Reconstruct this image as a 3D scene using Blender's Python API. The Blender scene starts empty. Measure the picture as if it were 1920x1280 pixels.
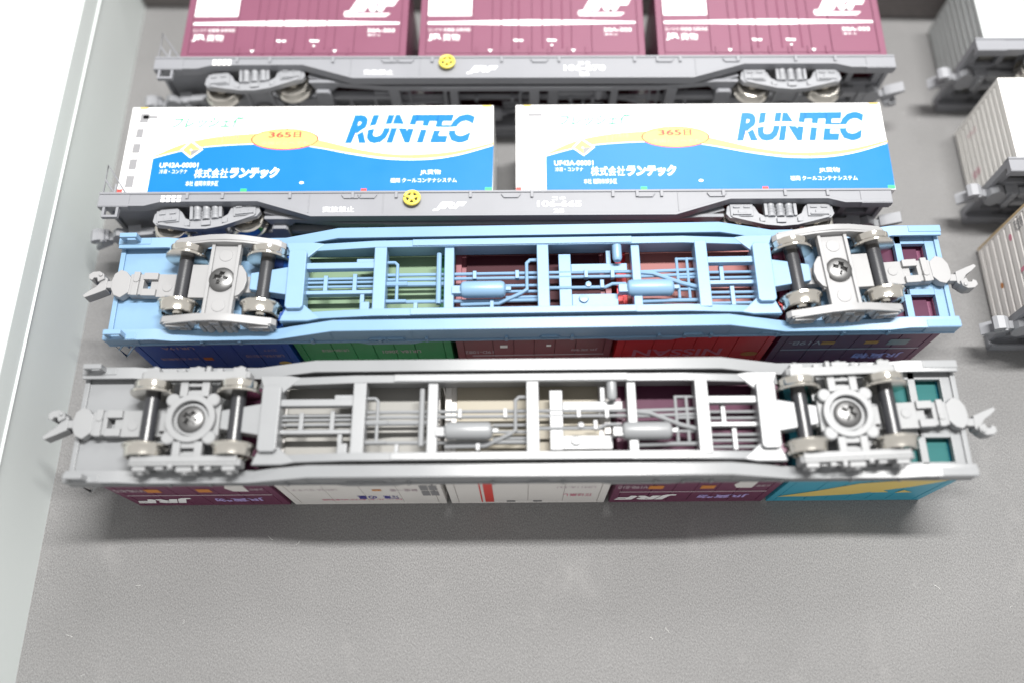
import bpy, bmesh, math, random
from mathutils import Matrix, Vector
random.seed(4)
S = 0.001                      # the scene is laid out in millimetres, real model size
sc = bpy.context.scene
col = sc.collection
R = math.radians

# ---------------------------------------------------------------- camera, world, lamps, exposure
cd = bpy.data.cameras.new('camera'); cam = bpy.data.objects.new('camera', cd); col.objects.link(cam)
cam.matrix_world = (Matrix.Translation(Vector((-2.14, -70.2, 266.52)) * S)
                    @ Matrix.Rotation(R(1.349), 4, 'Z') @ Matrix.Rotation(R(21.99), 4, 'X') @ Matrix.Rotation(R(-1.772), 4, 'Z'))
cd.sensor_width = 36; cd.sensor_fit = 'HORIZONTAL'; cd.lens = 30.73
cd.clip_start = 0.01; cd.clip_end = 50
cd.dof.use_dof = True; cd.dof.focus_distance = 0.262; cd.dof.aperture_fstop = 3.6
sc.camera = cam

w = bpy.data.worlds.new('World'); sc.world = w; w.use_nodes = True
nt = w.node_tree; nt.nodes.clear()
out = nt.nodes.new('ShaderNodeOutputWorld'); bg = nt.nodes.new('ShaderNodeBackground')
bg.inputs['Color'].default_value = (1.0, 0.985, 0.97, 1); bg.inputs['Strength'].default_value = 0.72
nt.links.new(bg.outputs[0], out.inputs[0])

def area(name, loc, target, sx, sy, power, color):
    l = bpy.data.lights.new(name, 'AREA'); l.shape = 'RECTANGLE'; l.size = sx; l.size_y = sy; l.energy = power; l.color = color
    o = bpy.data.objects.new(name, l); col.objects.link(o); o.location = loc
    o.rotation_euler = (Vector(target) - Vector(loc)).to_track_quat('-Z', 'Y').to_euler()
    return o
area('ceiling_lamp', (0.12, 0.185, 0.78), (0.12, 0.04, 0), 0.42, 0.045, 13.6, (1, 0.985, 0.96))
area('far_ceiling_lamp', (0.42, 1.50, 1.75), (0.42, 0.06, 0), 0.6, 0.34, 10.5, (1, 0.985, 0.97))

sc.view_settings.view_transform = 'Standard'; sc.view_settings.look = 'None'
sc.view_settings.exposure = 0.0; sc.view_settings.gamma = 1.0
sc.render.engine = 'CYCLES'

# ---------------------------------------------------------------- materials
MATS = {}
def plastic(name, rgb, rough=0.42, spec=0.5, var=0.06, scale=90, bump=0.03, coat=0.0):
    if name in MATS: return MATS[name]
    m = bpy.data.materials.new(name); m.use_nodes = True; t = m.node_tree; b = t.nodes['Principled BSDF']
    tc = t.nodes.new('ShaderNodeTexCoord'); n = t.nodes.new('ShaderNodeTexNoise'); n.inputs['Scale'].default_value = scale
    n.inputs['Detail'].default_value = 5; t.links.new(tc.outputs['Object'], n.inputs['Vector'])
    mx = t.nodes.new('ShaderNodeMix'); mx.data_type = 'RGBA'
    mx.inputs[6].default_value = (*[c * (1 - var) for c in rgb], 1); mx.inputs[7].default_value = (*[min(1, c * (1 + var)) for c in rgb], 1)
    t.links.new(n.outputs['Fac'], mx.inputs[0]); t.links.new(mx.outputs[2], b.inputs['Base Color'])
    mr = t.nodes.new('ShaderNodeMapRange'); mr.inputs[3].default_value = rough - 0.06; mr.inputs[4].default_value = rough + 0.06
    t.links.new(n.outputs['Fac'], mr.inputs[0]); t.links.new(mr.outputs[0], b.inputs['Roughness'])
    b.inputs['Specular IOR Level'].default_value = spec; b.inputs['Coat Weight'].default_value = coat
    if bump:
        n2 = t.nodes.new('ShaderNodeTexNoise'); n2.inputs['Scale'].default_value = 2500; t.links.new(tc.outputs['Object'], n2.inputs['Vector'])
        bp = t.nodes.new('ShaderNodeBump'); bp.inputs['Strength'].default_value = bump * 3; bp.inputs['Distance'].default_value = 0.0002
        t.links.new(n2.outputs['Fac'], bp.inputs['Height']); t.links.new(bp.outputs[0], b.inputs['Normal'])
    MATS[name] = m
    return m
def metal(name, rgb, rough):
    m = plastic(name, rgb, rough, 0.5, 0.08, 300, 0.02); m.node_tree.nodes['Principled BSDF'].inputs['Metallic'].default_value = 1.0
    return m
GREY = plastic('grey_frame_plastic', (0.215, 0.22, 0.238), 0.40)
GREYU = plastic('silver_grey_frame_plastic', (0.215, 0.222, 0.23), 0.32)
GREYB = plastic('pale_grey_bogie_plastic', (0.27, 0.27, 0.274), 0.40)
GREYC = plastic('grey_bogie_plastic', (0.25, 0.256, 0.272), 0.42)
GREYD = plastic('mid_grey_bogie_plastic', (0.235, 0.24, 0.246), 0.42)
BLUE = plastic('sky_blue_frame_plastic', (0.175, 0.295, 0.435), 0.34)
NICKEL = metal('nickel_tyre', (0.72, 0.69, 0.63), 0.15)
AXLE = plastic('black_axle', (0.028, 0.029, 0.033), 0.28)
SCREW = metal('dark_steel_screw', (0.20, 0.20, 0.20), 0.42)
YELLOW = plastic('yellow_paint', (0.60, 0.50, 0.08), 0.45)
WPRINT = plastic('white_print', (0.86, 0.86, 0.86), 0.5, bump=0)
DGREY = plastic('dark_rubber', (0.03, 0.03, 0.032), 0.6)

# ---------------------------------------------------------------- mesh helpers
class MB:
    def __init__(s): s.b = bmesh.new()
    def f(s, pts, faces):
        v = [s.b.verts.new((p[0] * S, p[1] * S, p[2] * S)) for p in pts]
        for q in faces:
            try: s.b.faces.new([v[i] for i in q])
            except ValueError: pass
        return s
    def box(s, x0, x1, y0, y1, z0, z1):
        p = [(x, y, z) for x in (x0, x1) for y in (y0, y1) for z in (z0, z1)]
        return s.f(p, [(0, 1, 3, 2), (4, 6, 7, 5), (0, 4, 5, 1), (2, 3, 7, 6), (0, 2, 6, 4), (1, 5, 7, 3)])
    def prism(s, poly, a0, a1, axis='Y'):
        def P(p, a): return {'Y': (p[0], a, p[1]), 'Z': (p[0], p[1], a), 'X': (a, p[0], p[1])}[axis]
        n = len(poly); pts = [P(p, a0) for p in poly] + [P(p, a1) for p in poly]
        return s.f(pts, [tuple(range(n)), tuple(range(2 * n - 1, n - 1, -1))] + [(i, (i + 1) % n, n + (i + 1) % n, n + i) for i in range(n)])
    def strip(s, line, th, y0, y1):                       # a flange that follows a line in XZ
        return s.prism(list(line) + [(x, z + th) for x, z in reversed(line)], y0, y1)
    def lathe(s, prof, axis='Z', o=(0, 0, 0), n=24):      # prof: (radius, along)
        pts = []; fc = []
        for r, a in prof:
            for k in range(n):
                c, d = r * math.cos(2 * math.pi * k / n), r * math.sin(2 * math.pi * k / n)
                q = {'Z': (c, d, a), 'Y': (c, a, d), 'X': (a, c, d)}[axis]
                pts.append((o[0] + q[0], o[1] + q[1], o[2] + q[2]))
        for i in range(len(prof) - 1):
            for k in range(n): fc.append((i * n + k, i * n + (k + 1) % n, (i + 1) * n + (k + 1) % n, (i + 1) * n + k))
        fc.append(tuple(range(n))); fc.append(tuple(range((len(prof) - 1) * n, len(prof) * n)))
        return s.f(pts, fc)
    def tube(s, path, r, n=8):
        P = [Vector(p) for p in path]; rings = []
        for i, p in enumerate(P):
            d = ((P[i] - P[i - 1]).normalized() if i else Vector()) + ((P[i + 1] - P[i]).normalized() if i < len(P) - 1 else Vector())
            d.normalize(); a = d.cross(Vector((0, 0, 1)))
            if a.length < 0.01: a = d.cross(Vector((1, 0, 0)))
            a.normalize(); c = d.cross(a)
            rings.append([tuple(p + r * (a * math.cos(2 * math.pi * k / n) + c * math.sin(2 * math.pi * k / n))) for k in range(n)])
        pts = sum(rings, []); fc = []
        for i in range(len(P) - 1):
            for k in range(n): fc.append((i * n + k, i * n + (k + 1) % n, (i + 1) * n + (k + 1) % n, (i + 1) * n + k))
        fc.append(tuple(range(n))); fc.append(tuple(range((len(P) - 1) * n, len(P) * n)))
        return s.f(pts, fc)
    def build(s, name, mat, parent=None, bevel=0.0, loc=(0, 0, 0), recalc=True):
        if recalc: bmesh.ops.recalc_face_normals(s.b, faces=s.b.faces)
        me = bpy.data.meshes.new(name); s.b.to_mesh(me); s.b.free()
        me.polygons.foreach_set('use_smooth', [True] * len(me.polygons)); me.set_sharp_from_angle(angle=R(34))
        me.materials.append(mat)
        return link(name, me, parent, bevel, loc)
def link(name, me, parent=None, bevel=0.0, loc=(0, 0, 0)):
    o = bpy.data.objects.new(name, me); col.objects.link(o); o.parent = parent; o.location = Vector(loc) * S
    if bevel:
        m = o.modifiers.new('bevel', 'BEVEL'); m.width = bevel * S; m.segments = 2; m.limit_method = 'ANGLE'; m.angle_limit = R(40); m.harden_normals = True
    return o
def thing(name, label, cat, loc, rot, group=None):
    o = bpy.data.objects.new(name, None); col.objects.link(o); o.empty_display_size = 0.01
    o.location = Vector(loc) * S; o.rotation_euler = rot
    o['label'] = label; o['category'] = cat
    if group: o['group'] = group
    return o
def Bx(name, mat, par, x0, x1, y0, y1, z0, z1, bevel=0.15): return MB().box(x0, x1, y0, y1, z0, z1).build(name, mat, par, bevel)
def pose(mode, rz=0, flip=False):
    m = Matrix.Rotation(R(rz), 3, 'Z') @ Matrix.Rotation(math.pi if mode == 'down' else -math.pi / 2, 3, 'X')
    if flip: m = m @ Matrix.Rotation(math.pi, 3, 'Z')
    return m

# lettering: outlines of the built-in font turned into flat faces and fitted to a box (u0,u1,v0,v1)
def text_faces(txt, bold=0.0, shear=0.0):
    c = bpy.data.curves.new('lettering', 'FONT'); c.body = txt; c.size = 1.0; c.offset = bold; c.shear = shear; c.resolution_u = 3
    o = bpy.data.objects.new('lettering', c); col.objects.link(o)
    me = bpy.data.meshes.new_from_object(o.evaluated_get(bpy.context.evaluated_depsgraph_get()))
    vs = [(v.co.x, v.co.y) for v in me.vertices]; fs = [tuple(p.vertices) for p in me.polygons]
    bpy.data.objects.remove(o); bpy.data.curves.remove(c); bpy.data.meshes.remove(me)
    return vs, fs
def side_map(L, Wd, s, lift):       # (u,v) on a container side -> xyz; s=-1 is the side at -Y
    return lambda u, v: (u - L / 2, -(Wd / 2 + lift), v) if s < 0 else (L / 2 - u, Wd / 2 + lift, v)
def decal(par, name, mat, mp, polys=(), texts=()):
    for p in polys: MB().f([mp(*q) for q in p], [tuple(range(len(p)))]).build(name, mat, par, recalc=False)
    for t in texts:
        txt, u0, u1, v0, v1 = t[:5]; vs, fs = text_faces(txt, *(t[5:]))
        xs = [a for a, b in vs]; ys = [b for a, b in vs]
        if not xs: continue
        ax, bx_, ay, by = min(xs), max(xs), min(ys), max(ys)
        MB().f([mp(u0 + (a - ax) / (bx_ - ax) * (u1 - u0), v0 + (b - ay) / (by - ay) * (v1 - v0)) for a, b in vs], fs).build(name, mat, par, recalc=False)
def rect(u0, u1, v0, v1): return [(u0, v0), (u1, v0), (u1, v1), (u0, v1)]
def ell(cu, cv, a, b, n=40): return [(cu + a * math.cos(2 * math.pi * k / n), cv + b * math.sin(2 * math.pi * k / n)) for k in range(n)]
JRF = 'JRF'

# ---------------------------------------------------------------- the setting
def felt():
    m = bpy.data.materials.new('grey_felt'); m.use_nodes = True; t = m.node_tree; b = t.nodes['Principled BSDF']
    tc = t.nodes.new('ShaderNodeTexCoord')
    def noise(scale, det, sx=1, rz=0):
        mp = t.nodes.new('ShaderNodeMapping'); mp.inputs['Scale'].default_value = (sx, 1, 1); mp.inputs['Rotation'].default_value = (0, 0, rz)
        t.links.new(tc.outputs['Object'], mp.inputs[0])
        n = t.nodes.new('ShaderNodeTexNoise'); n.inputs['Scale'].default_value = scale; n.inputs['Detail'].default_value = det
        n.inputs['Roughness'].default_value = 0.65; t.links.new(mp.outputs[0], n.inputs['Vector']); return n
    a = noise(1900, 5, 1.6, 0.5); c = noise(34, 7, 1.5, 0.9); e = noise(11, 5, 1, 1.0)
    r1 = t.nodes.new('ShaderNodeValToRGB'); r1.color_ramp.elements[0].position = 0.3; r1.color_ramp.elements[1].position = 0.72
    r1.color_ramp.elements[0].color = (0.10, 0.099, 0.099, 1); r1.color_ramp.elements[1].color = (0.255, 0.253, 0.252, 1)
    t.links.new(a.outputs['Fac'], r1.inputs[0])
    r2 = t.nodes.new('ShaderNodeValToRGB'); r2.color_ramp.elements[0].position = 0.57; r2.color_ramp.elements[1].position = 0.78
    r2.color_ramp.elements[0].color = (0, 0, 0, 1); r2.color_ramp.elements[1].color = (0.35, 0.35, 0.35, 1)
    t.links.new(c.outputs['Fac'], r2.inputs[0])
    mx = t.nodes.new('ShaderNodeMix'); mx.data_type = 'RGBA'; mx.inputs[7].default_value = (0.30, 0.295, 0.29, 1)
    t.links.new(r2.outputs[0], mx.inputs[0]); t.links.new(r1.outputs[0], mx.inputs[6])
    hv = t.nodes.new('ShaderNodeMix'); hv.data_type = 'RGBA'; hv.blend_type = 'MULTIPLY'; hv.inputs[0].default_value = 1
    mr = t.nodes.new('ShaderNodeMapRange'); mr.inputs[3].default_value = 0.8; mr.inputs[4].default_value = 1.18
    t.links.new(e.outputs['Fac'], mr.inputs[0]); t.links.new(mx.outputs[2], hv.inputs[6]); t.links.new(mr.outputs[0], hv.inputs[7])
    t.links.new(hv.outputs[2], b.inputs['Base Color']); b.inputs['Roughness'].default_value = 0.95; b.inputs['Specular IOR Level'].default_value = 0.15
    b.inputs['Sheen Weight'].default_value = 0.6; b.inputs['Sheen Roughness'].default_value = 0.5
    bp = t.nodes.new('ShaderNodeBump'); bp.inputs['Strength'].default_value = 0.35; bp.inputs['Distance'].default_value = 0.0006
    t.links.new(a.outputs['Fac'], bp.inputs['Height']); t.links.new(bp.outputs[0], b.inputs['Normal'])
    return m
FELT = felt()
def setting(o): o['kind'] = 'structure'; return o
setting(MB().box(-150, 420, -230, 215, -6, 0).build('tray_floor', FELT))
WALL = plastic('pale_grey_tray_plastic', (0.57, 0.61, 0.60), 0.5, 0.35, 0.03, 14, 0.01)
m = MB()
m.prism([(-147.2, -8), (-147.2, 29.8), (-146.75, 30.0), (-146.75, 30.5), (-147.3, 30.8), (-147.3, 38.6), (-148.6, 40), (-236, 40), (-236, -8)], -230, 215, 'Y')
setting(m.build('tray_wall_left', WALL, None, 0.25))
m = MB(); m.prism([(-160, 180.2), (420, 159.4), (420, 215), (-160, 215)], 0.02, 38, 'Z')
FOAM = plastic('brown_grey_foam', (0.21, 0.195, 0.19), 0.95, 0.1, 0.2, 500, 0.15)
setting(m.build('tray_wall_back', FOAM, None, 1.2))

# ---------------------------------------------------------------- container wagons
DECK = 12.6
def half_profile(): return [(122.5, 7.6), (108, 7.6), (103, 9.0), (73, 9.0), (56, 3.6)]
BOT = [(-x, z) for x, z in half_profile()] + list(reversed(half_profile()))
def make_screw_mesh(r=3.7):
    m = MB(); NA, NR = 64, 20; pts = []; fc = []
    def h(x, y):
        d = math.hypot(x, y); z = -1.5 * math.sqrt(max(0, 1 - (d / (r * 1.06)) ** 2))
        k = min(abs(x), abs(y)); e = max(abs(x), abs(y))
        if e < 1.95 and k < 0.62: z += 1.2 if k < 0.42 and e < 1.75 else 0.7
        return z
    for i in range(NR + 1):
        for k in range(NA):
            rr = r * i / NR if i else 0.02; a = 2 * math.pi * k / NA; x, y = rr * math.cos(a), rr * math.sin(a); pts.append((x, y, h(x, y)))
    for k in range(NA): pts.append((r * math.cos(2 * math.pi * k / NA), r * math.sin(2 * math.pi * k / NA), 0.6))
    for i in range(NR + 1):
        for k in range(NA): fc.append((i * NA + k, i * NA + (k + 1) % NA, (i + 1) * NA + (k + 1) % NA, (i + 1) * NA + k))
    fc.append(tuple(range(NA)))
    m.f(pts, fc); o = m.build('screw', SCREW); me = o.data; bpy.data.objects.remove(o); return me
SCREW_ME = make_screw_mesh()
def shared(fn, name, mat):
    m = MB(); fn(m); o = m.build(name, mat); me = o.data; bpy.data.objects.remove(o); return me
def wheel_prof(sg):
    p = [(0.05, 7.1), (5.9, 7.1), (6.1, 7.35), (6.05, 7.75), (5.55, 8.15), (5.35, 8.5), (5.22, 10.35), (5.0, 10.5), (4.35, 10.5), (4.1, 9.9), (1.7, 9.8), (1.4, 10.4), (0.05, 10.4)]
    return [(r, sg * y) for r, y in p]
WHEEL_ME = {sg: shared(lambda m: m.lathe(wheel_prof(sg), 'Y', n=40), 'wheel', NICKEL) for sg in (-1, 1)}
AXLE_ME = shared(lambda m: m.lathe([(0.7, -12), (0.7, -7.4), (2.05, -7.38), (2.05, 7.38), (0.7, 7.4), (0.7, 12)], 'Y', n=24), 'axle', AXLE)

def side_frame(par, mat, kind, sg):
    m = MB()
    y0, y1 = sorted((sg * 11.3, sg * 13.2)); yo = sg * 13.2
    def out(x0, x1, z0, z1, d):
        a, b = sorted((sg * 13.1, sg * (13.2 + d))); m.box(x0, x1, a, b, z0, z1)
    if kind == 'arch':
        hp = [(5, 4.9), (6.6, 5.8), (7.6, 8.0), (9.2, 9.6), (14.2, 9.6), (16.2, 8.2), (16.7, 5.6), (15.6, 4.2), (10, 2.9), (5, 1.7), (0, 1.3)]
        poly = [(x, z) for x, z in hp] + [(-x, z) for x, z in reversed(hp[:-1])]
        m.prism(poly, y0, y1)
        m.strip([(-15, 4.2), (-10, 2.8), (-5, 1.5), (0, 1.0), (5, 1.5), (10, 2.8), (15, 4.2)], 0.9, *sorted((sg * 11.9, sg * 13.7)))
        for c in (-11.9, 11.9):
            out(c - 3.5, c + 3.5, 4.6, 8.9, 0.5); out(c - 2.6, c - 0.6, 7.3, 7.9, 0.95); out(c + 0.6, c + 2.6, 7.3, 7.9, 0.95)
            out(c - 2.8, c + 2.8, 4.9, 5.5, 1.0); out(c - 1.2, c + 1.2, 5.5, 6.5, 0.9)
        for x in (-2.8, 0, 2.8):
            m.lathe([(1.3, 4.4), (1.3, 5.4), (1.05, 5.6), (1.3, 6.1), (1.05, 6.6), (1.3, 7.1), (1.05, 7.6), (1.3, 8.1), (1.3, 9.8)], 'Z', (x, sg * 13.0, 0), 14)
        m.box(-4.9, 4.9, *sorted((sg * 11.4, sg * 13.8)), 9.6, 10.5); m.box(-4.8, 4.8, *sorted((sg * 11.4, sg * 12.6)), 4.6, 9.7)
        for x in (-4.5, 4.5): out(x - 0.5, x + 0.5, 4.6, 9.8, 0.9)
        for c in (-5.8, 5.8): out(c - 0.8, c + 0.8, 2.6, 4.2, 0.7)
        out(-1.4, 1.4, 2.2, 3.9, 0.8)
    else:
        m.prism([(-15, 3.2), (-14, 2.5), (14, 2.5), (15, 3.2), (15, 7.2), (13, 8.2), (9.5, 8.2), (8, 6), (-8, 6), (-9.5, 8.2), (-13, 8.2), (-15, 7.2)], y0, y1)
        m.box(-14.2, 14.2, *sorted((sg * 10.6, sg * 12.4)), 2.2, 3.0)
        for c, wd, d, z0, z1 in ((-11.9, 3.4, 1.3, 3.0, 7.0), (11.9, 3.4, 1.3, 3.0, 7.0), (-6.6, 2.2, 0.9, 3.2, 5.8), (6.4, 1.6, 1.1, 3.2, 5.6), (0, 4.2, 1.5, 3.4, 8.4), (-3.4, 1.2, 0.8, 2.4, 5), (3.5, 1.2, 1.5, 2.6, 5)):
            out(c - wd / 2, c + wd / 2, z0, z1, d)
        for c in (-11.9, 0, 11.9): m.lathe([(1.0, sg * 13.1), (1.0, sg * 15.0), (0.6, sg * 15.3), (0.05, sg * 15.3)], 'Y', (c, 0, 4.8), 12)
    return m.build('side_frame', mat, par, 0.14)

def coupler(par, mat, turn=0.0):
    # points outwards along -x; tongue comes from the bogie
    MB().box(-20.5, -8, -3.7, 3.7, 8.0, 9.3).box(-24.6, -20.4, -3.7, -1.5, 7.0, 9.6).box(-24.6, -20.4, 1.5, 3.7, 7.0, 9.6).box(-22.6, -20.4, -1.5, 1.5, 8.2, 9.3) \
        .lathe([(1.4, 7.75), (1.4, 8.0), (0.1, 8.0)], 'Z', (-17.5, 0.6, 0), 20).build('coupler_tongue', mat, par, 0.15)
    g = MB(); g.box(-28.6, -24.4, -3.3, 3.3, 7.4, 11.2).box(-27.4, -25.6, -3.8, 3.8, 6.6, 8.0)
    g.prism([(-28.4, -2.2), (-30, -4.0), (-31.8, -4.6), (-33.4, -3.2), (-33.9, -1.0), (-33.7, 1.6), (-32.6, 3.6), (-30.6, 4.4), (-28.4, 2.6)], 7.2, 10.0, 'Z')
    g.lathe([(0.9, 6.3), (0.9, 7.5), (0.05, 7.5)], 'Z', (-26.4, -1.2, 0), 14)
    g.build('coupler_pocket', mat, par, 0.18)
    k = MB(); k.box(-37.0, -33.4, -1.1, 1.1, 7.8, 10.4)
    k.prism([(-35.4, -1.8), (-36.6, -2.6), (-37.4, -0.6), (-38.4, 0.9), (-40.2, 2.2), (-41.8, 3.7), (-41.2, 4.4), (-38.4, 3.2), (-35.4, 1.8)], 7.6, 11.4, 'Z')
    k.prism([(-36.0, -1.4), (-36.4, -3.0), (-37.8, -3.8), (-39.8, -3.6), (-40.8, -2.6), (-40.6, -1.4), (-39.6, -0.9), (-39.2, -1.7), (-38.2, -1.7), (-37.8, -0.4)], 6.8, 11.0, 'Z')
    k.lathe([(0.05, 6.3), (0.55, 6.35), (0.6, 6.9), (0.05, 6.95)], 'Z', (-37.2, -2.6, 0), 12)
    o = k.build('coupler_knuckle', mat, par, 0.16); o.rotation_euler = (0, 0, R(turn * 0.15))

def bogie(par, mat, kind, cx, turned, tilt=0.0, turn=0.0, yaw=0.0):
    m = MB()
    if kind == 'arch':
        m.box(-4.2, 4.2, -11.6, 11.6, 3.7, 5.4).box(-9.6, 4.9, -5.3, 5.3, 4.5, 6.4)
        m.lathe([(5.6, 3.5), (5.6, 6.6), (0.1, 6.6)], 'Z', (0.6, 0, 0), 36) if False else None
        m.prism([(4.0, -5.2), (5.4, -4.4), (6.6, -2.6), (7.1, 0), (6.6, 2.6), (5.4, 4.4), (4.0, 5.2)], 3.75, 5.3, 'Z')
        for yy in (-8.0, 8.0): m.lathe([(2.0, 3.5), (2.0, 3.9), (0.1, 3.9)], 'Z', (0, yy, 0), 24)
        for xx in (-3.8, 3.8): m.box(xx - 0.5, xx + 0.5, -11.6, 11.6, 2.9, 3.9)
    else:
        n = 40
        for k in range(n):       # raised ring round the screw well
            a0, a1 = 2 * math.pi * k / n, 2 * math.pi * (k + 1) / n
            pts = [(r * math.cos(a), r * math.sin(a), z) for a in (a0, a1) for r, z in ((5.0, 3.0), (6.7, 3.0), (6.7, 7), (5.0, 7))]
            m.f(pts, [(0, 1, 5, 4), (1, 2, 6, 5), (2, 3, 7, 6), (3, 0, 4, 7)])
        bmesh.ops.remove_doubles(m.b, verts=m.b.verts, dist=1e-6)
        m.lathe([(5.2, 5.4), (5.2, 6.8), (0.1, 6.8)], 'Z', (0, 0, 0), 36)
        m.lathe([(4.6, 4.4), (4.6, 5.5), (0.1, 5.5)], 'Z', (0, 0, 0), 36)
        for sx in (-1, 1):
            for sy in (-1, 1): m.lathe([(0.05, 3.3), (1.5, 3.3), (1.9, 3.6), (1.9, 6.6), (0.05, 6.6)], 'Z', (sx * 5.5, sy * 5.3, 0), 20)
        m.box(-7.4, 7.4, -4.4, 4.4, 5.0, 6.9)
        for sy in (-1, 1):
            b = lambda x0, x1, y0, y1, z0, z1: m.box(x0, x1, *sorted((sy * y0, sy * y1)), z0, z1)
            b(-4.0, -1.9, 6.3, 12.4, 3.6, 5.6); b(1.9, 4.0, 6.3, 12.4, 3.6, 5.6); b(-1.9, 1.9, 6.3, 8.1, 4.0, 5.4); b(-1.9, 1.9, 9.3, 10.2, 4.0, 5.4); b(-1.9, 1.9, 11.2, 12.4, 3.8, 5.4)
            b(-1.9, 1.9, 8.1, 9.3, 5.9, 6.6)
    m.box(-9.5, 9.5, -2.6, 2.6, 6.4, 9.2)
    bo = m.build('bogie', mat, par, 0.18, (cx, 0, 0)); bo.rotation_euler = (0, R(tilt), R((180 if turned else 0) + yaw))
    for sg in (-1, 1): side_frame(bo, mat, kind, sg)
    for ax in (-11.9, 11.9):
        link('axle', AXLE_ME, bo, 0, (ax, 0, 5.4))
        for sg in (-1, 1): link('wheel', WHEEL_ME[sg], bo, 0, (ax, 0, 5.4))
    s = link('screw', SCREW_ME, bo, 0, (0, 0, 3.5 if kind == 'arch' else 4.3)); s.rotation_euler = (0, 0, R(random.uniform(10, 35)))
    coupler(bo, mat, turn)
    return bo

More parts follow.
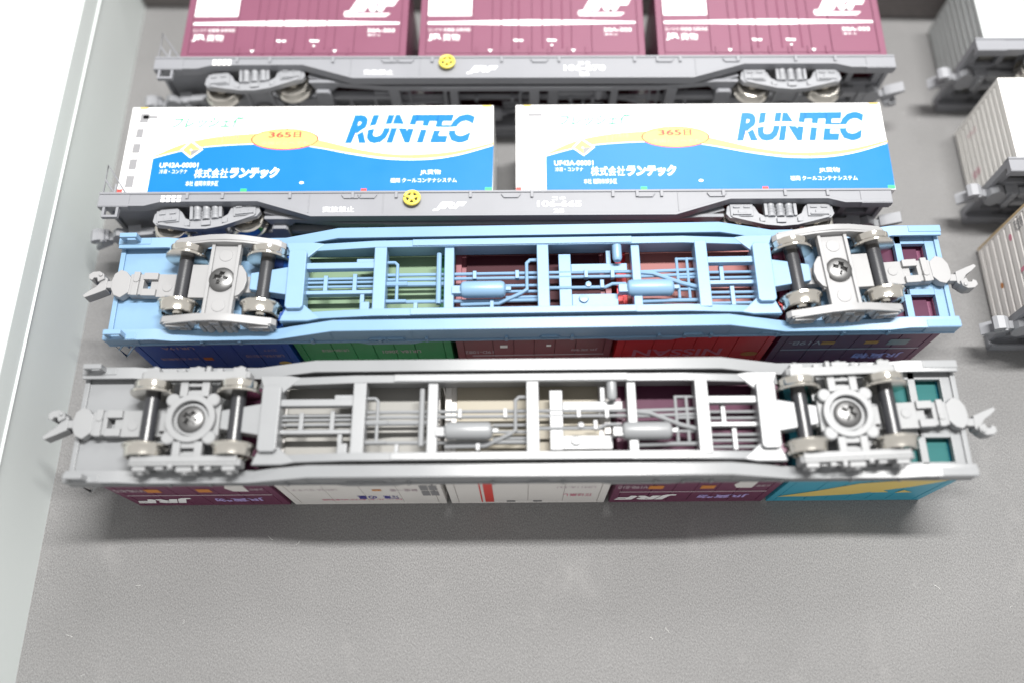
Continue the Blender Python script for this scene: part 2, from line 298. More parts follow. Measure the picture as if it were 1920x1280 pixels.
def wagon(label, fm, bm_, loc, rz, mode, kind, flip=False, part='full', tilts=(0, 0), turns=(0, 0), num='106-870', side_print=True, yaws=(0, 0)):
    rot = pose(mode, rz, flip); t = thing('container_wagon', label, 'model wagon', loc, rot.to_euler(), 'model container wagons lying in the tray')
    for sg in (-1, 1):
        Y = lambda a, b: sorted((sg * a, sg * b))
        m = MB()
        poly = [(x, z + 0.35) for x, z in BOT] + [(122.4, DECK - 0.5), (-122.4, DECK - 0.5)]
        m.prism(poly, *Y(15.0, 16.1))
        m.strip(BOT, 0.9, *Y(13.1, 16.5))
        m.box(-122.6, 122.6, *Y(13.2, 16.5), DECK - 0.75, DECK)
        m.box(-122.6, -113, *Y(14.2, 16.35), 7.4, 11.8); m.box(113, 122.6, *Y(14.2, 16.35), 7.4, 11.8)
        sill = m.build('side_sill', fm, t, 0.16)
        # tie-down brackets, hooks and seams on the outer face
        if part == 'full' and sg == (-1 if mode == 'side' else 1):
            for x in (-95, -84, -63, -43.5, -30, -7, 12, 37, 44.5, 52, 71, 90, 103): Bx('tie_down_bracket', fm, sill, x - 0.45, x + 0.45, *Y(16.05, 16.75), DECK - 2.6, DECK - 0.2, 0.08)
            for x in (-44, -39, 5.5, 47, 69): MB().strip([(x - 3, DECK - 1.6), (x - 2.2, DECK - 2.7), (x + 2.2, DECK - 2.7), (x + 3, DECK - 1.6)], 0.5, *Y(16.05, 16.6)).build('tie_down_hook', fm, sill, 0.08)
            for x in (-57, -34, 57): Bx('seam_rib', fm, sill, x - 0.15, x + 0.15, *Y(16.05, 16.3), 4.2 if abs(x) < 56.5 else 5, DECK - 1, 0.05)
        if mode == 'down':
            for x0, x1 in ((-50, -31), (22, 44)): MB().prism([(x0 + 3, DECK + 1.5), (x1 - 3, DECK + 1.5), (x1, DECK), (x0, DECK)], *Y(16.0, 16.5)).build('side_flap', fm, sill, 0.1)
        # inner longitudinal beam
        if part == 'full':
            m = MB(); inner = [(-72, 7.6), (-64, 5.3), (-45, 3.55), (45, 3.55), (64, 5.3), (72, 7.6)]
            m.strip(inner, 0.8, *Y(9.8, 12.0)); m.prism([(x * 0.998, z + 0.3) for x, z in inner] + [(71.8, 11.5), (-71.8, 11.5)], *Y(10.9, 11.8))
            m.strip([(-34, 3.15), (30, 3.15)], 0.5, *Y(10.0, 12.0)); m.build('inner_beam', fm, t, 0.14)
    # end platforms
    Bx('end_platform', fm, t, -121.6, -80.5, -14.6, 14.6, 10.6, 12.4)
    m = MB()
    for a in ((82, 104, -14.6, 14.6), (118.5, 121.6, -14.6, 14.6), (104, 118.5, -5, 5), (104, 118.5, -14.6, -11.8), (104, 118.5, 11.8, 14.6), (109.5, 111.5, -14.6, 14.6)):
        m.box(a[0], a[1], a[2], a[3], 10.6, 12.4)
    m.build('end_platform', fm, t, 0.15)
    for x in (-121.9, 121.9): Bx('end_beam', fm, t, x - 0.7, x + 0.7, -14.1, 14.1, 9.9, 12.3)
    if part == 'full':
        for sx in (-1, 1):           # end cross beams with their gussets
            X = lambda a, b: sorted((sx * a, sx * b))
            m = MB(); c = 67.4
            pts = [(c - 2.6, -8.6), (c - 1.9, -9.4), (c + 1.9, -9.4), (c + 2.6, -8.6), (c + 2.6, 8.6), (c + 1.9, 9.4), (c - 1.9, 9.4), (c - 2.6, 8.6)]
            m.prism([(sx * a, b) for a, b in pts], 3.3, 9.5, 'Z')
            m.prism([(sx * a, b) for a, b in ((c + 2, -4.6), (81, -2.6), (81, 2.6), (c + 2, 4.6))], 4.6, 9.0, 'Z')
            for sy in (-1, 1): m.prism([(sx * a, sy * b) for a, b in ((c - 2, 7), (c - 7.5, 12), (c - 4, 12.6), (c + 4.2, 12.6), (c + 2, 7))], 4.9, 6.2, 'Z')
            m.build('bolster', fm, t, 0.3)
        for x0, x1, z in ((-45.1, -41.5, 3.7), (-24.7, -21.9, 4.4), (2.2, 5.6, 3.7), (29.7, 32.2, 4.6), (48.2, 51.7, 3.7)):
            Bx('cross_beam', fm, t, x0, x1, -10.6, 10.6, z, 8.6, 0.25)
        V = lambda v0, v1: sorted((-v0, -v1))      # v = towards the far side when the wagon lies upside down
        def long_beam(x0, x1, v, wd, z): return Bx('longitudinal_beam', fm, t, x0, x1, *V(v - wd / 2, v + wd / 2), z, z + 2.4, 0.2)
        long_beam(-64.9, -45, 4.6, 2.0, 4.6); long_beam(51.6, 64.9, 4.6, 2.0, 4.6)
        long_beam(-64.9, -45, -3.2, 1.2, 6.2); long_beam(51.6, 64.9, -2.0, 1.3, 6.0)
        def pipe(pts, r): return MB().tube([(x, -v, z) for x, v, z in pts], r).build('brake_pipe', fm, t)
        for v in (1.7, 0.5, -0.9): pipe([(-65, v, 7.6), (-45, v, 7.6)], 0.42)
        for v, r in ((2.5, 0.5), (1.0, 0.5)): pipe([(-42, v, 7.4), (29, v, 7.4), (31, v - 0.3, 7.2), (48.5, v + 0.2, 7.2)], r)
        pipe([(-42, -0.7, 7.2), (-24, -0.7, 7.2)], 0.7); pipe([(-42, -6.3, 7.2), (-24, -6.3, 7.2), (3, -6.3, 7.2)], 0.55)
        pipe([(-42, 6.2, 6.6), (-39.4, 6.2, 6.6), (-38.6, 5.4, 6.6), (-38.6, -6.4, 6.6)], 0.5)
        pipe([(-41.6, -0.8, 6.6), (-35.6, -0.8, 6.6)], 0.8); pipe([(-41.6, -6.3, 6.6), (-35.8, -6.3, 6.6)], 0.6)
        pipe([(-26.4, 8.6, 6), (-26.4, -7.6, 6)], 0.75)
        pipe([(3, 6.2, 6.4), (0.2, 6.2, 6.4), (-0.8, 5.2, 6.4), (-0.8, -3.2, 6.4), (-2.6, -4.4, 6.4), (-9, -7.4, 6.8), (-20, -7.6, 6.8)], 0.55)
        for v in (-1.5, -3.4, -5.2): pipe([(-7, v, 7.4), (2.4, v, 7.4)], 0.45)
        pipe([(5.4, -2.6, 7.0), (22, -2.6, 7.0), (24, -1.6, 7.0), (28, -1.6, 7)], 0.5)
        pipe([(31.5, 2.0, 6.8), (36, 1.4, 6.6), (44, -2.0, 6.4), (48.4, -3.2, 6.4)], 0.65)
        pipe([(41, -7.2, 7), (48.4, -7.2, 7)], 0.6); pipe([(32, -7.4, 7), (41, -7.2, 7)], 0.6)
        for x in (43.2, 46.2): pipe([(x, 6.4, 7.0), (x, -6.6, 7.0)], 0.45)
        for v in (6.2, 0.2, -3.6): pipe([(43.2, v, 7.2), (48.4, v, 7.2)], 0.42)
        for v in (1.9, 0.1, -4.6, -6.2, -8.0): pipe([(51.5, v, 7.6), (65, v, 7.6)], 0.45)
        for x, a, b in ((-59.5, 2.4, -2.8), (-51, 2.8, -3), (-48.6, -3.6, -8.8), (56, 4, -2), (58.5, -3, -9), (-46.8, 7.4, 5.2)): Bx('pipe_clip', fm, t, x - 0.6, x + 0.6, *V(a, b), 6.6, 8.6, 0.12)
        for x, v in ((-16, 1.7), (-3.6, 1.7), (16.5, 1.6), (24.2, 1.4), (-11, -7.4), (-33, -8.2), (21, -1.8)): Bx('pipe_clip', fm, t, x - 0.55, x + 0.55, *V(v - 1.3, v + 1.3), 6.2, 7.9, 0.12)
        def tank(x0, x1, v, r, z):
            o = MB().lathe([(0.05, x0), (r * 0.55, x0 + 0.15), (r * 0.88, x0 + 0.7), (r, x0 + 1.5), (r, x1 - 1.5), (r * 0.88, x1 - 0.7), (r * 0.55, x1 - 0.15), (0.05, x1)], 'X', (0, -v, z), 28).build('air_tank', fm, t)
            MB().box(x0 - 2.2, x0 + 1.2, *V(v - 1.5, v + 1.0), z - 1, z + 1.6).box(x1 - 0.6, x1 + 1.4, *V(v - 0.5, v + 0.7), z - 0.5, z + 0.6).build('tank_bracket', fm, o, 0.15)
        tank(-20.2, -6.8, -3.9, 2.45, 4.6); tank(27.6, 41.4, -4.2, 2.45, 4.6)
        MB().lathe([(0.05, -9.6), (1.4, -9.5), (1.4, -5.4), (1.0, -4.6), (0.05, -4.5)], 'Y', (25.6, 0, 4.6), 20).build('brake_cylinder', fm, t)
        Bx('mounting_plate', fm, t, 8.6, 12.2, *V(8.4, -8.6), 7.0, 8.2, 0.2); Bx('mounting_plate', fm, t, 12.2, 28.6, *V(5.0, 2.6), 6.8, 8.0, 0.2)
        Bx('mounting_plate', fm, t, 12.2, 25.5, *V(-4.6, -8.4), 7.1, 8.1, 0.2); Bx('mounting_plate', fm, t, 22.6, 24.0, *V(9.4, 5), 7.0, 8.0, 0.15)
        MB().lathe([(0.05, 6.3), (1.2, 6.4), (1.5, 7.2), (0.05, 7.2)], 'Z', (15.5, 6.2, 0), 20).lathe([(0.05, 5.9), (0.8, 6), (1.0, 7), (0.05, 7)], 'Z', (17, 1.9, 0), 16).build('brake_valve', fm, t)
        Bx('valve_box', fm, t, -49, -46.2, *V(-9.8, -6.6), 5.6, 8, 0.3); Bx('valve_box', fm, t, -50.5, -45.2, *V(7.0, 5.4), 5.2, 8, 0.3)
    # bogies
    bogie(t, bm_, kind, -88.75, False, tilts[0], turns[0], yaws[0])
    if part == 'full' or flip: bogie(t, bm_, kind, 88.75, True, tilts[1], turns[1], yaws[1])
    # corner handrails and steps
    if not flip:
        for sg in (-1, 1):
            y = sg * 15.4
            m = MB(); m.tube([(-122, y, 8.2), (-122, y, 23), (-114.6, y, 12.4)], 0.38); m.tube([(-122, y, 17.6), (-118.2, y, 12.4)], 0.3); m.tube([(-118.4, y, 12.4), (-118.4, y, 16)], 0.34)
            m.build('handrail', fm, t)
            a, b = sorted((sg * 14.8, sg * 16.2))
            MB().box(-120.9, -120.1, a, b, 4.6, 8.2).box(-116.7, -115.9, a, b, 4.6, 8.2).box(-120.9, -115.9, a, b, 3.9, 4.7).build('step', fm, t, 0.1)
    if mode == 'side' and side_print:
        mp = lambda u, v: (u, -16.52, v)
        mq = lambda u, v: (u, -16.16, v)
        decal(t, 'lettering', WPRINT, mq, [rect(-17, -7, 4.35, 4.6)], [('突放禁止', -52.5, -42.8, 5.2, 7.2, 0.004), (JRF, -18.5, -8.2, 5.5, 8.6, 0.05, 0.35), ('コキ', 18.2, 22.4, 9.0, 10.4, 0.004), (num, 13.6, 27.2, 6.7, 8.9, 0.02), ('25', 18.6, 21.8, 4.6, 6.0, 0.02)])
        decal(t, 'data_plate', WPRINT, mp, [rect(-103 + i * 1.65, -101.8 + i * 1.65, 8.9 + j * 1.3, 9.9 + j * 1.3) for i in range(4) for j in range(2)], [])
        # hand brake wheel
        m = MB(); n = 32; r = 2.25; zc = 9.4
        m.tube([(-25 + r * math.cos(2 * math.pi * k / n), -17.4, zc + r * math.sin(2 * math.pi * k / n)) for k in range(n + 1)], 0.55, 8)
        for k in range(5): a = 2 * math.pi * k / 5 + 0.3; m.tube([(-25, -17.4, zc), (-25 + r * math.cos(a), -17.4, zc + r * math.sin(a))], 0.46, 6)
        m.lathe([(0.05, -17.95), (0.9, -17.9), (1.0, -17.2), (0.7, -16.0), (0.05, -16.0)], 'Y', (-25, 0, zc), 20)
        m.build('brake_wheel', YELLOW, t)
    return t, rot

# ---------------------------------------------------------------- containers
def container(label, mat, wag, X, L, Wd, H, floor_mat, group, ribs='doors', end_ribs=0, trim=None, ru=None):
    t, rot = wag
    loc = Vector(t.location) / S + rot @ Vector((X, 0, DECK + 0.03))
    c = thing('freight_container', label, 'model container', loc, rot.to_euler(), group)
    w2 = Wd / 2; l2 = L / 2
    # shell: posts, rails, roof, recessed underside
    m = MB(); m.box(-l2 + 0.5, l2 - 0.5, -w2 + 0.45, w2 - 0.45, 1.4, H - 0.25)
    m.build('body', mat, c, 0.15)
    m = MB()
    for sx in (-1, 1):
        for sy in (-1, 1): m.box(*sorted((sx * l2, sx * (l2 - 2.2))), *sorted((sy * w2, sy * (w2 - 2.2))), 0, H)
    for sy in (-1, 1):
        for z0, z1 in ((0, 2.0), (H - 1.6, H)): m.box(-l2 + 2.2, l2 - 2.2, *sorted((sy * w2, sy * (w2 - 1.8))), z0, z1)
    for sx in (-1, 1):
        for z0, z1 in ((0, 2.0), (H - 1.6, H)): m.box(*sorted((sx * l2, sx * (l2 - 1.8))), -w2 + 2.2, w2 - 2.2, z0, z1)
    m.build('corner_frame', trim or mat, c, 0.16)
    Bx('roof_panel', mat, c, -l2 + 1.8, l2 - 1.8, -w2 + 1.8, w2 - 1.8, H - 0.4, H - 0.12)
    Bx('underside', floor_mat, c, -l2 + 3.2, l2 - 3.2, -w2 + 3.0, w2 - 3.0, 0.7, 1.38)
    def panel(u0, u1, name, sy, z0=2.15, z1=None, d=0.0):
        z1 = z1 or H - 1.75
        return Bx(name, mat, c, u0 - l2, u1 - l2, *sorted((sy * (w2 - 0.5), sy * (w2 - 0.05 + d))), z0, z1, 0.12)
    for sy in (-1, 1):
        if ribs == 'doors':
            a = L * 0.235; n = 4 if L < 60 else 6; st = (L - 2 * a) / n
            panel(2.35, a - 0.15, 'side_panel', sy)
            for k in range(n): panel(a + 0.07 + k * st, a - 0.07 + (k + 1) * st, 'door', sy)
            panel(L - a + 0.15, L - 2.35, 'side_panel', sy)
        else:
            n = 10 if L > 60 else 4; st = (L - 4.7) / n
            for k in range(n): panel(2.35 + k * st + 0.05, 2.35 + (k + 1) * st - 0.05, 'side_panel', sy)
    if end_ribs:
        for sx in (-1, 1):
            for k in range(end_ribs):
                y = -w2 + 2.6 + (k + 0.5) * (Wd - 5.2) / end_ribs; hw = (Wd - 5.2) / end_ribs * 0.3
                MB().prism([(sx * (l2 - 0.6), y - hw * 1.6), (sx * (l2 - 0.02), y - hw), (sx * (l2 - 0.02), y + hw), (sx * (l2 - 0.6), y + hw * 1.6)], 2.1, H - 1.7, 'Z').build('end_rib', mat, c, 0.06)
    else:
        for sx in (-1, 1):
            for sy in (-1, 1): Bx('end_door', mat, c, *sorted((sx * (l2 - 0.55), sx * (l2 - 0.1))), *sorted((sy * 0.2, sy * (w2 - 2.4))), 2.2, H - 1.8)
    return c

MAROON = plastic('maroon_container_paint', (0.165, 0.052, 0.092), 0.42)
MAROON2 = plastic('brown_maroon_container_paint', (0.20, 0.05, 0.065), 0.4)
PURPLE = plastic('wine_purple_container_paint', (0.13, 0.026, 0.07), 0.4)
NAVY = plastic('navy_container_paint', (0.01, 0.085, 0.40), 0.4)
GREEN = plastic('green_container_paint', (0.025, 0.25, 0.085), 0.4)
RED = plastic('red_container_paint', (0.66, 0.014, 0.022), 0.4)
TEAL = plastic('teal_container_paint', (0.035, 0.30, 0.42), 0.4)
WHITE = plastic('white_container_paint', (0.80, 0.80, 0.80), 0.4, var=0.02)
CREAM = plastic('off_white_container_paint', (0.70, 0.68, 0.655), 0.45, var=0.03)
BEIGE = plastic('grey_beige_container_paint', (0.72, 0.71, 0.68), 0.5, var=0.04)
U_GREY = plastic('light_grey_underside', (0.25, 0.245, 0.23), 0.5, 0.35); U_BEIGE = plastic('beige_underside', (0.31, 0.28, 0.22), 0.5, 0.35)
U_SAGE = plastic('sage_underside', (0.15, 0.23, 0.14), 0.5, 0.35); U_PINK = plastic('faded_red_underside', (0.26, 0.09, 0.085), 0.5, 0.35)
U_MAROON = plastic('maroon_underside', (0.04, 0.004, 0.009), 0.6, 0.25); U_PURPLE = plastic('purple_underside', (0.065, 0.011, 0.036), 0.6, 0.3)
U_TEAL = plastic('teal_underside', (0.006, 0.095, 0.095), 0.6, 0.3); U_NAVY = plastic('navy_underside', (0.004, 0.025, 0.14), 0.5)
P_BLUE = plastic('blue_print', (0.0, 0.145, 0.42), 0.34, 0.42, bump=0); P_YEL = plastic('yellow_print', (0.66, 0.50, 0.14), 0.45, bump=0)
P_RED = plastic('red_print', (0.62, 0.05, 0.04), 0.45, bump=0); P_GRN = plastic('green_print', (0.03, 0.42, 0.16), 0.45, bump=0)
P_GREY = plastic('grey_print', (0.22, 0.22, 0.23), 0.45, bump=0); P_OR = plastic('orange_print', (0.55, 0.20, 0.03), 0.45, bump=0)
P_LAV = plastic('lavender_print', (0.42, 0.34, 0.66), 0.45, bump=0); P_FADE = plastic('faded_print', (0.45, 0.36, 0.40), 0.45, bump=0)
P_NAVY = plastic('dark_blue_print', (0.05, 0.04, 0.30), 0.45, bump=0); P_PINK = plastic('pink_print', (0.62, 0.22, 0.30), 0.45, bump=0)

# wagon with three maroon containers, on its side
W1 = wagon('grey wagon lying on its side at the back carrying three maroon containers', GREY, GREYC, (-0.4, 113.6, 16.55), -0.64, 'side', 'arch', tilts=(-6, 0), num='106-870')
for k, nm in enumerate(('leftmost maroon container, nearest the pale tray wall, with white stripe', 'middle of the three maroon containers with white stripe', 'rightmost of the three maroon containers with white stripe')):
    L, H, Wd = 75.75, 31.2, 30.6
    c = container(nm, MAROON, W1, 3 + (k - 1) * 80, L, Wd, H, U_MAROON, 'maroon containers on the back wagon')
    mp = side_map(L, Wd, -1, 0.04)
    decal(c, 'lettering', WPRINT, mp, [rect(2.6, 17.4, 17.8, 26.5), [(2.6, 14.2), (20, 14.0), (37, 13.6), (55, 14.0), (73, 14.3), (73, 15.1), (55, 15.7), (37, 16.0), (20, 15.6), (2.6, 15.2)],
        [(32.0, 6.8), (34.8, 6.8), (35.1, 7.6), (31.6, 7.8)], [(43.2, 6.8), (46.0, 6.8), (46.3, 7.6), (42.9, 7.8)], [(23.2, 3.5), (24.8, 3.5), (24.0, 2.3)], [(51, 3.5), (52.6, 3.5), (51.8, 2.3)], ell(44.6, 5.2, .4, .4, 12)],
        [('コンテナ 総重量 品質保証', 2.8, 17.2, 11.2, 12.5, 0.003), ('JR', 2.9, 7.6, 7.2, 10.1, 0.03), ('貨物', 7.9, 13.6, 7.2, 10.1, 0.008), ('30A-303', 62.2, 71.5, 10.9, 12.4, 0.025), ('積載 5t', 62.4, 66.8, 9.3, 10.1, 0.004)])
    decal(c, 'logo', WPRINT, mp, [[(53.8, 17.6), (68, 17.6), (69.6, 19.0), (55.2, 19.0)]], [(JRF, 53.6, 72.4, 18.2, 26.0, 0.07, 0.35)])
    mg = side_map(L, Wd, -1, 0.06)
    decal(c, 'data_text', P_GREY, mg, [], [('JRF JR FREIGHT', 4, 12, 18.6, 19.3), ('最大 積載 重量 5,000kg', 4, 15.5, 20.4, 21.4), ('冷凍 品 専用', 4, 14, 22.4, 23.4)])
    for u in (19.4, 27.6, 31.6, 37, 43.5, 50, 56): Bx('door_stop', MAROON, c, u - L / 2 - 0.35, u - L / 2 + 0.35, -Wd / 2 - 0.35, -Wd / 2 + 0.3, 1.6, 4.6, 0.08)
    for u in (27.5, 33.5, 41.5, 48.2): MB().tube([(u - L / 2, -Wd / 2 - 0.02, 4), (u - L / 2, -Wd / 2 - 0.02, H - 2.2)], 0.22, 6).build('lock_rod', MAROON, c)

# wagon with the two blue and white containers, on its side
W2 = wagon('grey wagon lying on its side carrying two long blue and white containers', GREY, GREYC, (-10.0, 62.0, 16.55), -0.345, 'side', 'arch', tilts=(-6, 0), num='106-665')
def px(x, y, k=0):            # reads the print's layout in container millimetres
    tt = (365 - y) / 167.0; xl = 228 + 22 * tt; xr = 925 - 3 * tt
    return ((x - xl) / (xr - xl) * 117.6, 32.5 * (tt + 0.045 * tt * (1 - tt) * 4 * 0.5))
def smooth(pts, n=6):
    o = []
    for i in range(len(pts) - 1):
        p0 = pts[max(i - 1, 0)]; p1 = pts[i]; p2 = pts[i + 1]; p3 = pts[min(i + 2, len(pts) - 1)]
        for k in range(n):
            s = k / n; o.append(tuple(0.5 * (2 * p1[j] + (p2[j] - p0[j]) * s + (2 * p0[j] - 5 * p1[j] + 4 * p2[j] - p3[j]) * s * s + (3 * p1[j] - p0[j] - 3 * p2[j] + p3[j]) * s ** 3) for j in (0, 1)))
    return o + [pts[-1]]
for k, nm in enumerate(('long blue and white container with yellow wave, beside the pale tray wall', 'long blue and white container with yellow wave, toward the right end of its wagon')):
    L, Wd, H = 117.6, 31.0, 32.5
    c = container(nm, WHITE, W2, 3.4 + (-62.4 if k == 0 else 62.4), L, Wd, H, U_GREY, 'blue and white long containers', ribs='plain')
    M = lambda lift: side_map(L, Wd, -1, lift)
    P = lambda pts: [px(*p) for p in pts]
    top = smooth([(292, 303), (350, 288), (400, 281), (470, 277), (540, 277), (600, 285), (660, 297), (730, 307), (800, 308), (860, 300), (924, 282)])
    a = P(top); lo = px(285, 364)
    decal(c, 'blue_field', P_BLUE, M(0.03), [[(lo[0], 0.25)] + [(117.45, 0.25)] + list(reversed(a))])
    yt = smooth([(290, 300), (345, 276), (400, 263), (470, 256), (540, 256), (600, 269), (680, 289), (750, 298), (820, 296), (870, 289), (924, 276)])
    yb = smooth([(290, 300.5), (350, 286), (400, 279), (470, 275), (540, 275), (600, 283), (660, 294), (730, 303), (800, 304.5), (860, 297), (924, 279.5)])
    decal(c, 'yellow_wave', P_YEL, M(0.045), [P(yb) + list(reversed(P(yt)))])
    cu, cv = px(536, 267)
    decal(c, 'oval_border', P_RED, M(0.055), [ell(cu, cv, 10.9, 4.0)]); decal(c, 'oval', P_YEL, M(0.07), [ell(cu, cv, 10.4, 3.65)])
    t0, t1 = px(505, 264), px(567, 252); s0, s1 = px(490, 278), px(580, 270)
    decal(c, 'oval_lettering', P_RED, M(0.085), [], [('365', t0[0], t0[0] + (t1[0] - t0[0]) * 0.7, t0[1], t1[1], 0.03), ('日', t0[0] + (t1[0] - t0[0]) * 0.76, t1[0], t0[1], t1[1], 0.035)])
    d = [px(342, 287), px(362, 303), px(385, 286), px(362, 268)]
    cc = px(362, 287)
    decal(c, 'diamond_border', WPRINT, M(0.06), [d])
    def qd(i, j): return [tuple(cc[n] + (q[n] - cc[n]) * f for n in (0, 1)) for q, f in ((d[i], 0.12), (d[i], 0.8), (d[j], 0.8), (d[j], 0.12))]
    decal(c, 'diamond', P_YEL, M(0.075), [qd(0, 1), qd(3, 0), qd(2, 3)]); decal(c, 'diamond_quarter', P_GREY, M(0.075), [qd(1, 2)])
    T = lambda s, x0, y0, x1, y1, *r: (s, px(x0, y1)[0], px(x1, y1)[0], px(x0, y1)[1], px(x0, y0)[1], *r)
    decal(c, 'grey_lettering', P_GREY, M(0.085), [rect(*[px(418, 280)[0], px(419.2, 280)[0], px(400, 273)[1], px(400, 258)[1]]), rect(px(408, 280)[0], px(409, 280)[0], px(400, 273)[1], px(400, 258)[1])],
          [T('全国どこへでも', 492, 271, 580, 278, 0.005), T('超低温輸送 鮮度 そのまま お届け', 352, 247, 475, 252, 0.0), T('生鮮冷凍', 424, 258, 450, 268)])
    decal(c, 'green_lettering', P_GRN, M(0.05), [], [T('フレッシェ', 325, 221, 433, 243, 0.02, 0.25), T('便', 437, 220, 463, 243, 0.02, 0.25)])
    # blue name cut by a white swoosh
    decal(c, 'name_lettering', P_BLUE, M(0.04), [], [T('RUNTEC', 648, 217, 889, 276, 0.05, 0.32)])
    sw0 = smooth([(664, 262), (690, 249), (730, 245.5), (780, 248), (820, 251.5), (860, 250), (895, 241)]); sw1 = smooth([(664, 262), (690, 243), (730, 237.5), (780, 240), (820, 244.5), (860, 243.5), (895, 234)])
    decal(c, 'name_swoosh', WHITE, M(0.06), [P(sw0) + list(reversed(P(sw1)))])
    decal(c, 'white_lettering', WPRINT, M(0.06), [ell(*px(571, 348), 0.75, 0.5, 10)], [T('UF43A-00001', 305, 311, 377, 320, 0.015), T('冷凍・コンテナ', 305, 323, 357, 331, 0.004), T('株式会社', 370, 322, 433, 339, 0.006, 0.1), T('ランテック', 436, 320, 528, 340, 0.06, 0.12),
        T('本社 福岡市博多区', 355, 344, 416, 353, 0.004), T('JR貨物', 790, 326, 828, 336, 0.006), T('福岡 クールコンテナシステム', 735, 341, 858, 349, 0.006)])
    if k == 0: sq = [(258, 271, 244, 262), (253, 267, 274, 292), (248, 262, 303.5, 322.5), (243.5, 258.5, 334, 354), (264, 280, 212, 231)]
    else: sq = []
    decal(c, 'ladder_opening', P_GREY, M(0.05), [P([(x0 + 1.5, y0), (x1 + 1.5, y0), (x1 - 1, y1), (x0 - 1, y1)]) for x0, x1, y0, y1 in sq] + [P([(270, 216), (297, 216), (296, 223), (270, 223)])])
    for y in (237, 267, 297, 327):
        z = px(260, y)[1]; MB().tube([(3.4 - L / 2, -Wd / 2 - 0.1, z), (8.6 - L / 2, -Wd / 2 - 0.1, z)], 0.28, 6).build('ladder_rung', WHITE, c)
    decal(c, 'red_corner_mark', P_RED, M(0.08), [rect(0.1, 1.7, 0.2, 1.5), rect(76.5, 78.3, 0.2, 1.3)]); decal(c, 'green_corner_mark', P_GRN, M(0.08), [rect(38.8, 40.8, 0.3, 1.5), rect(115.2, 117.4, 0.2, 1.5)])
    decal(c, 'yellow_corner_mark', P_YEL, M(0.08), [rect(2.5, 5, 31.7, 32.4), rect(114, 117, 31.7, 32.4)])

HD = 31.2 + DECK
# sky blue wagon, upside down
W3 = wagon('sky blue wagon lying upside down with wheels in the air', BLUE, GREYB, (0.9, 41.6, HD + 0.06), 0.4, 'down', 'arch', turns=(0, 30), yaws=(2, -3))
L12, WD12, H12 = 46.4, 30.6, 31.2
G3 = 'containers under the sky blue wagon'; G4 = 'containers under the silver grey wagon'
def twelve(wag, k, label, mat, um, group, dx): return container(label, mat, wag, dx + (k - 2) * 47.9, L12, WD12, H12, um, group, ribs='plain' if mat == CREAM else 'doors')
M12 = lambda lift: side_map(L12, WD12, 1, lift)
dx3 = 1.2
c = twelve(W3, 0, 'navy blue container under the left end of the sky blue wagon', NAVY, U_NAVY, G3, dx3)
decal(c, 'lettering', P_FADE, M12(0.04), [], [('日本石油輸送', 30, 41.5, 12.6, 14.6, 0.01), ('UR19A', 28.5, 38, 4, 6, 0.01), ('コンテナ', 4.5, 8.5, 6.6, 8.4, 0.01), ('UR19A-15110', 3.5, 15, 11, 13.2, 0.01)])
decal(c, 'orange_mark', P_OR, M12(0.04), [rect(25.6, 28.4, 12.6, 15)]); decal(c, 'gold_mark', P_YEL, M12(0.04), [ell(4.6, 18.5, 2, 1.6, 16)])
c = twelve(W3, 1, 'green container under the sky blue wagon, between navy and brown maroon', GREEN, U_SAGE, G3, dx3)
decal(c, 'lettering', P_FADE, M12(0.04), [], [('UR18A-10518', 31, 39, 7.5, 9.6, 0.01), ('UR18A 20601', 9.5, 21, 9, 11.4, 0.01)])
c = twelve(W3, 2, 'brown maroon container under the middle of the sky blue wagon', MAROON2, U_MAROON, G3, dx3)
decal(c, 'lettering', P_FADE, M12(0.04), [rect(2, 42, 14.2, 15)], [('19D-1082', 35.5, 44, 10.6, 13, 0.01), ('JR貨物', 4, 12, 9.8, 12, 0.01)])
decal(c, 'white_plate', WPRINT, M12(0.05), [rect(31.2, 33.4, 6.4, 8.6), rect(18.2, 19.6, 6.4, 8)])
c = twelve(W3, 3, 'bright red container under the sky blue wagon', RED, U_PINK, G3, dx3)
decal(c, 'lettering', P_PINK, M12(0.04), [], [('NISSAN', 14, 41, 11.6, 17.2, 0.02)]); decal(c, 'gold_mark', P_OR, M12(0.05), [ell(5, 16.5, 2.6, 1.8, 16)])
c = twelve(W3, 4, 'wine purple container under the right end of the sky blue wagon', PURPLE, U_PURPLE, G3, dx3)
decal(c, 'lettering', P_FADE, M12(0.04), [rect(2, 44, 13.4, 14.2)], [('V19B-', 33, 43, 7, 10, 0.01)]); decal(c, 'orange_mark', P_OR, M12(0.04), [rect(29, 33, 7.6, 10), rect(16, 20, 7.6, 10)])
decal(c, 'pale_mark', P_GREY, M12(0.05), [rect(7, 13, 6.6, 11)]); decal(c, 'name_lettering', P_LAV, M12(0.04), [], [('JR貨物', 5, 20, 17, 22, 0.02)])

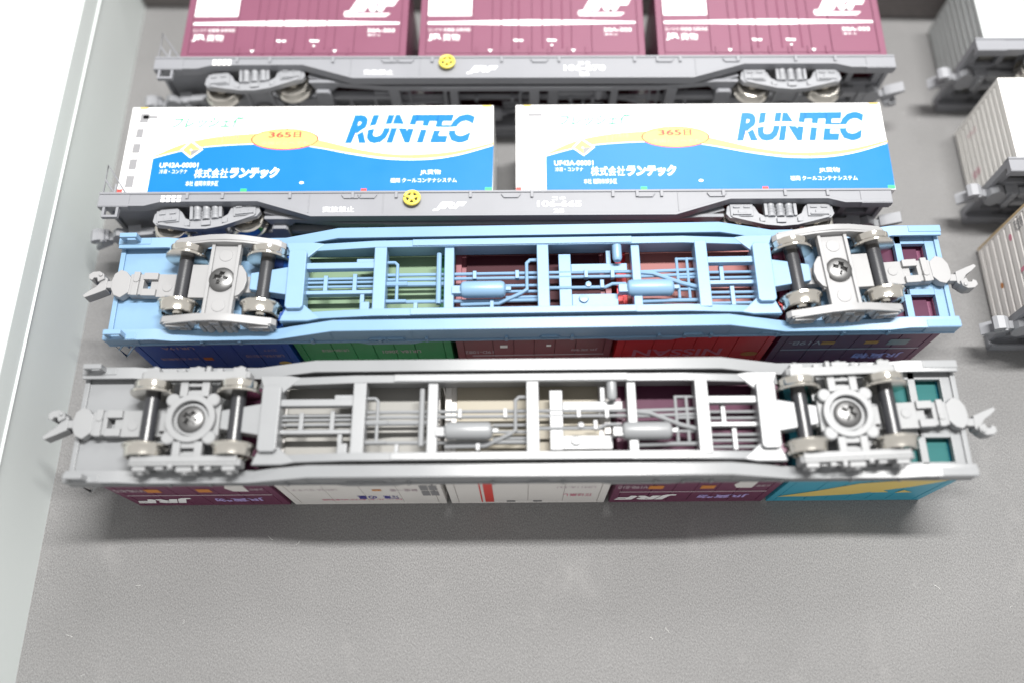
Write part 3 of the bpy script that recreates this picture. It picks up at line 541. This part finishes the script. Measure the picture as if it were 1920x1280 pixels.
# silver grey wagon, upside down, nearest
W4 = wagon('silver grey wagon lying upside down, nearest of all, with wheels in the air', GREYU, GREYD, (-2.7, -0.4, HD + 0.06), 0.0, 'down', 'ring', turns=(0, 30), yaws=(0, -2))
dx4 = 2.6
def jrf12(k, label):
    c = twelve(W4, k, label, PURPLE, U_PURPLE, G4, dx4)
    decal(c, 'lettering', P_FADE, M12(0.04), [rect(2, 44.5, 16.4, 17.4)], [('V19B-810', 37, 45.5, 8.8, 12.4, 0.02), ('JR貨物', 2.6, 6.6, 8, 11, 0.01)])
    decal(c, 'logo', WPRINT, M12(0.05), [], [(JRF, 27.4, 45.2, 20.4, 27.4, 0.06, 0.2)])
    decal(c, 'name_lettering', P_LAV, M12(0.05), [], [('JR貨物', 6, 20.8, 20.6, 26, 0.03)])
    decal(c, 'orange_mark', P_OR, M12(0.05), [rect(32.6, 36.8, 9, 13), rect(18, 22, 9, 13)]); decal(c, 'pale_mark', CREAM, M12(0.05), [[(7.2, 4.6), (12, 4.2), (13.2, 8), (11.8, 12), (7.4, 12.2)]])
jrf12(0, 'wine purple container under the left end of the silver grey wagon')
c = twelve(W4, 1, 'cream container with small grey grid, right of the leftmost purple container', CREAM, U_GREY, G4, dx4)
decal(c, 'grid_mark', P_GREY, M12(0.05), [rect(1.2 + i * 2.6, 3.5 + i * 2.6, 6.5 + j * 7, 12.5 + j * 7) for i in range(2) for j in range(2)])
decal(c, 'magenta_lettering', P_PINK, M12(0.04), [], [('ビールとお酒の輸送', 13, 37, 23.8, 25.6, 0.02)]); decal(c, 'blue_lettering', P_NAVY, M12(0.05), [], [('酒蔵', 13.6, 18, 19.4, 23.6, 0.02), ('の星', 20, 25.6, 19.4, 23.6, 0.02)])
decal(c, 'faded_lettering', P_FADE, M12(0.04), [], [('UM12A コンテナ', 30, 43, 10, 12.4), ('鮮度一番', 7, 15, 10.6, 14)]); decal(c, 'orange_mark', P_OR, M12(0.03), [rect(17.4, 20, 11, 13)])
c = twelve(W4, 2, 'white container with a red upright stripe, middle of the nearest wagon', CREAM, U_BEIGE, G4, dx4)
decal(c, 'red_stripe', P_RED, M12(0.05), [rect(33.4, 36.0, 2.2, 29.2), rect(36.8, 37.2, 2.2, 29.2)]); decal(c, 'pink_lettering', P_PINK, M12(0.05), [], [('酒は楽し', 4.5, 13, 18.4, 22, 0.02)])
decal(c, 'faded_lettering', P_FADE, M12(0.04), [], [('UM11A-521', 4, 15, 9, 11)]); decal(c, 'dark_mark', P_GREY, M12(0.05), [rect(27, 29.6, 27.6, 29.4), rect(19, 21.6, 27.6, 29.4)])
jrf12(3, 'wine purple container between the red striped white and the teal container')
c = twelve(W4, 4, 'teal container with a yellow flash under the right end of the nearest wagon', TEAL, U_TEAL, G4, dx4)
decal(c, 'yellow_flash', P_YEL, M12(0.05), [[(44.8, 24.6), (35, 24.6), (23, 22), (10, 13), (1.5, 4), (14, 4.4), (26, 8), (35, 17)], [(17, 16), (13.6, 19.6), (19, 20)], [(10, 17), (6.5, 20), (11.5, 20.4)]])

# ---------------------------------------------------------------- wagons of the next column, at the right
def column(label, clabel, mat, x, ybase, um, trim=None, ends=8, marks=None):
    wg = wagon(label, GREY, GREYC, (x + 119.5, ybase - DECK, 16.55), -0.5, 'side', 'arch', flip=True, part='end', side_print=False)
    c = container(clabel, mat, wg, 119.2 - 38, 75.75, 30.6, 31.2, um, 'containers of the right-hand wagons', end_ribs=ends, trim=trim)
    return c
GWHITE = plastic('grey_white_container_paint', (0.40, 0.42, 0.42), 0.5)
c = column('wagon on its side at the right rear behind the others', 'pale container with grey ribbed end at the right rear', GWHITE, 153.2, 130.3, U_GREY)
c = column('wagon on its side, middle of the three at the right edge', 'white container with plain beige ribbed end, middle of the right edge', BEIGE, 154.0, 83.6, U_GREY, ends=9)
E1 = lambda lift: (lambda u, v: (75.75 / 2 + lift, -u, v))
decal(c, 'faded_red_lettering', P_PINK, E1(0.03), [], [('コンテナ', 2, 8, 23, 25, 0.0), ('検査', 5, 10, 8, 11, 0.0)])
TAN = plastic('orange_tan_trim', (0.48, 0.36, 0.20), 0.55)
c = column('wagon on its side, nearest of the three at the right edge', 'weathered cream container with orange trim and ribbed end, nearest at right edge', CREAM, 152.6, 36.8, U_BEIGE, trim=None, ends=7)
decal(c, 'red_mark', P_PINK, E1(0.03), [ell(-4, 25, 0.9, 1.2, 14), rect(-8, -5.5, 12, 13.4)]); decal(c, 'orange_mark', P_OR, E1(0.03), [ell(6, 13, 0.8, 1, 14)])
decal(c, 'orange_trim', TAN, E1(0.05), [rect(-15.2, 15.2, 30.2, 31.1)]); decal(c, 'grey_lettering', P_GREY, E1(0.03), [], [('検査済', -12, -7, 25, 29, 0.01)])

# lint on the felt
LINT = plastic('white_lint', (0.7, 0.7, 0.68), 0.9, bump=0)
m = MB()
for i in range(13):
    x = random.uniform(-140, 145); y = random.uniform(-66, -22) if i < 11 else random.uniform(60, 130)
    if i >= 11: x = random.uniform(128, 146)
    a = random.uniform(0, 6.28); l = random.uniform(0.25, 0.8); z = 0.16
    p = [(x, y, z)]
    for k in range(3): a += random.uniform(-0.9, 0.9); p.append((p[-1][0] + l * math.cos(a), p[-1][1] + l * math.sin(a), z + random.uniform(0, 0.12)))
    m.tube(p, random.uniform(0.03, 0.05), 5)
o = m.build('lint', LINT); o['kind'] = 'stuff'; o['label'] = 'scattered white lint fibres on the grey felt'; o['category'] = 'lint'
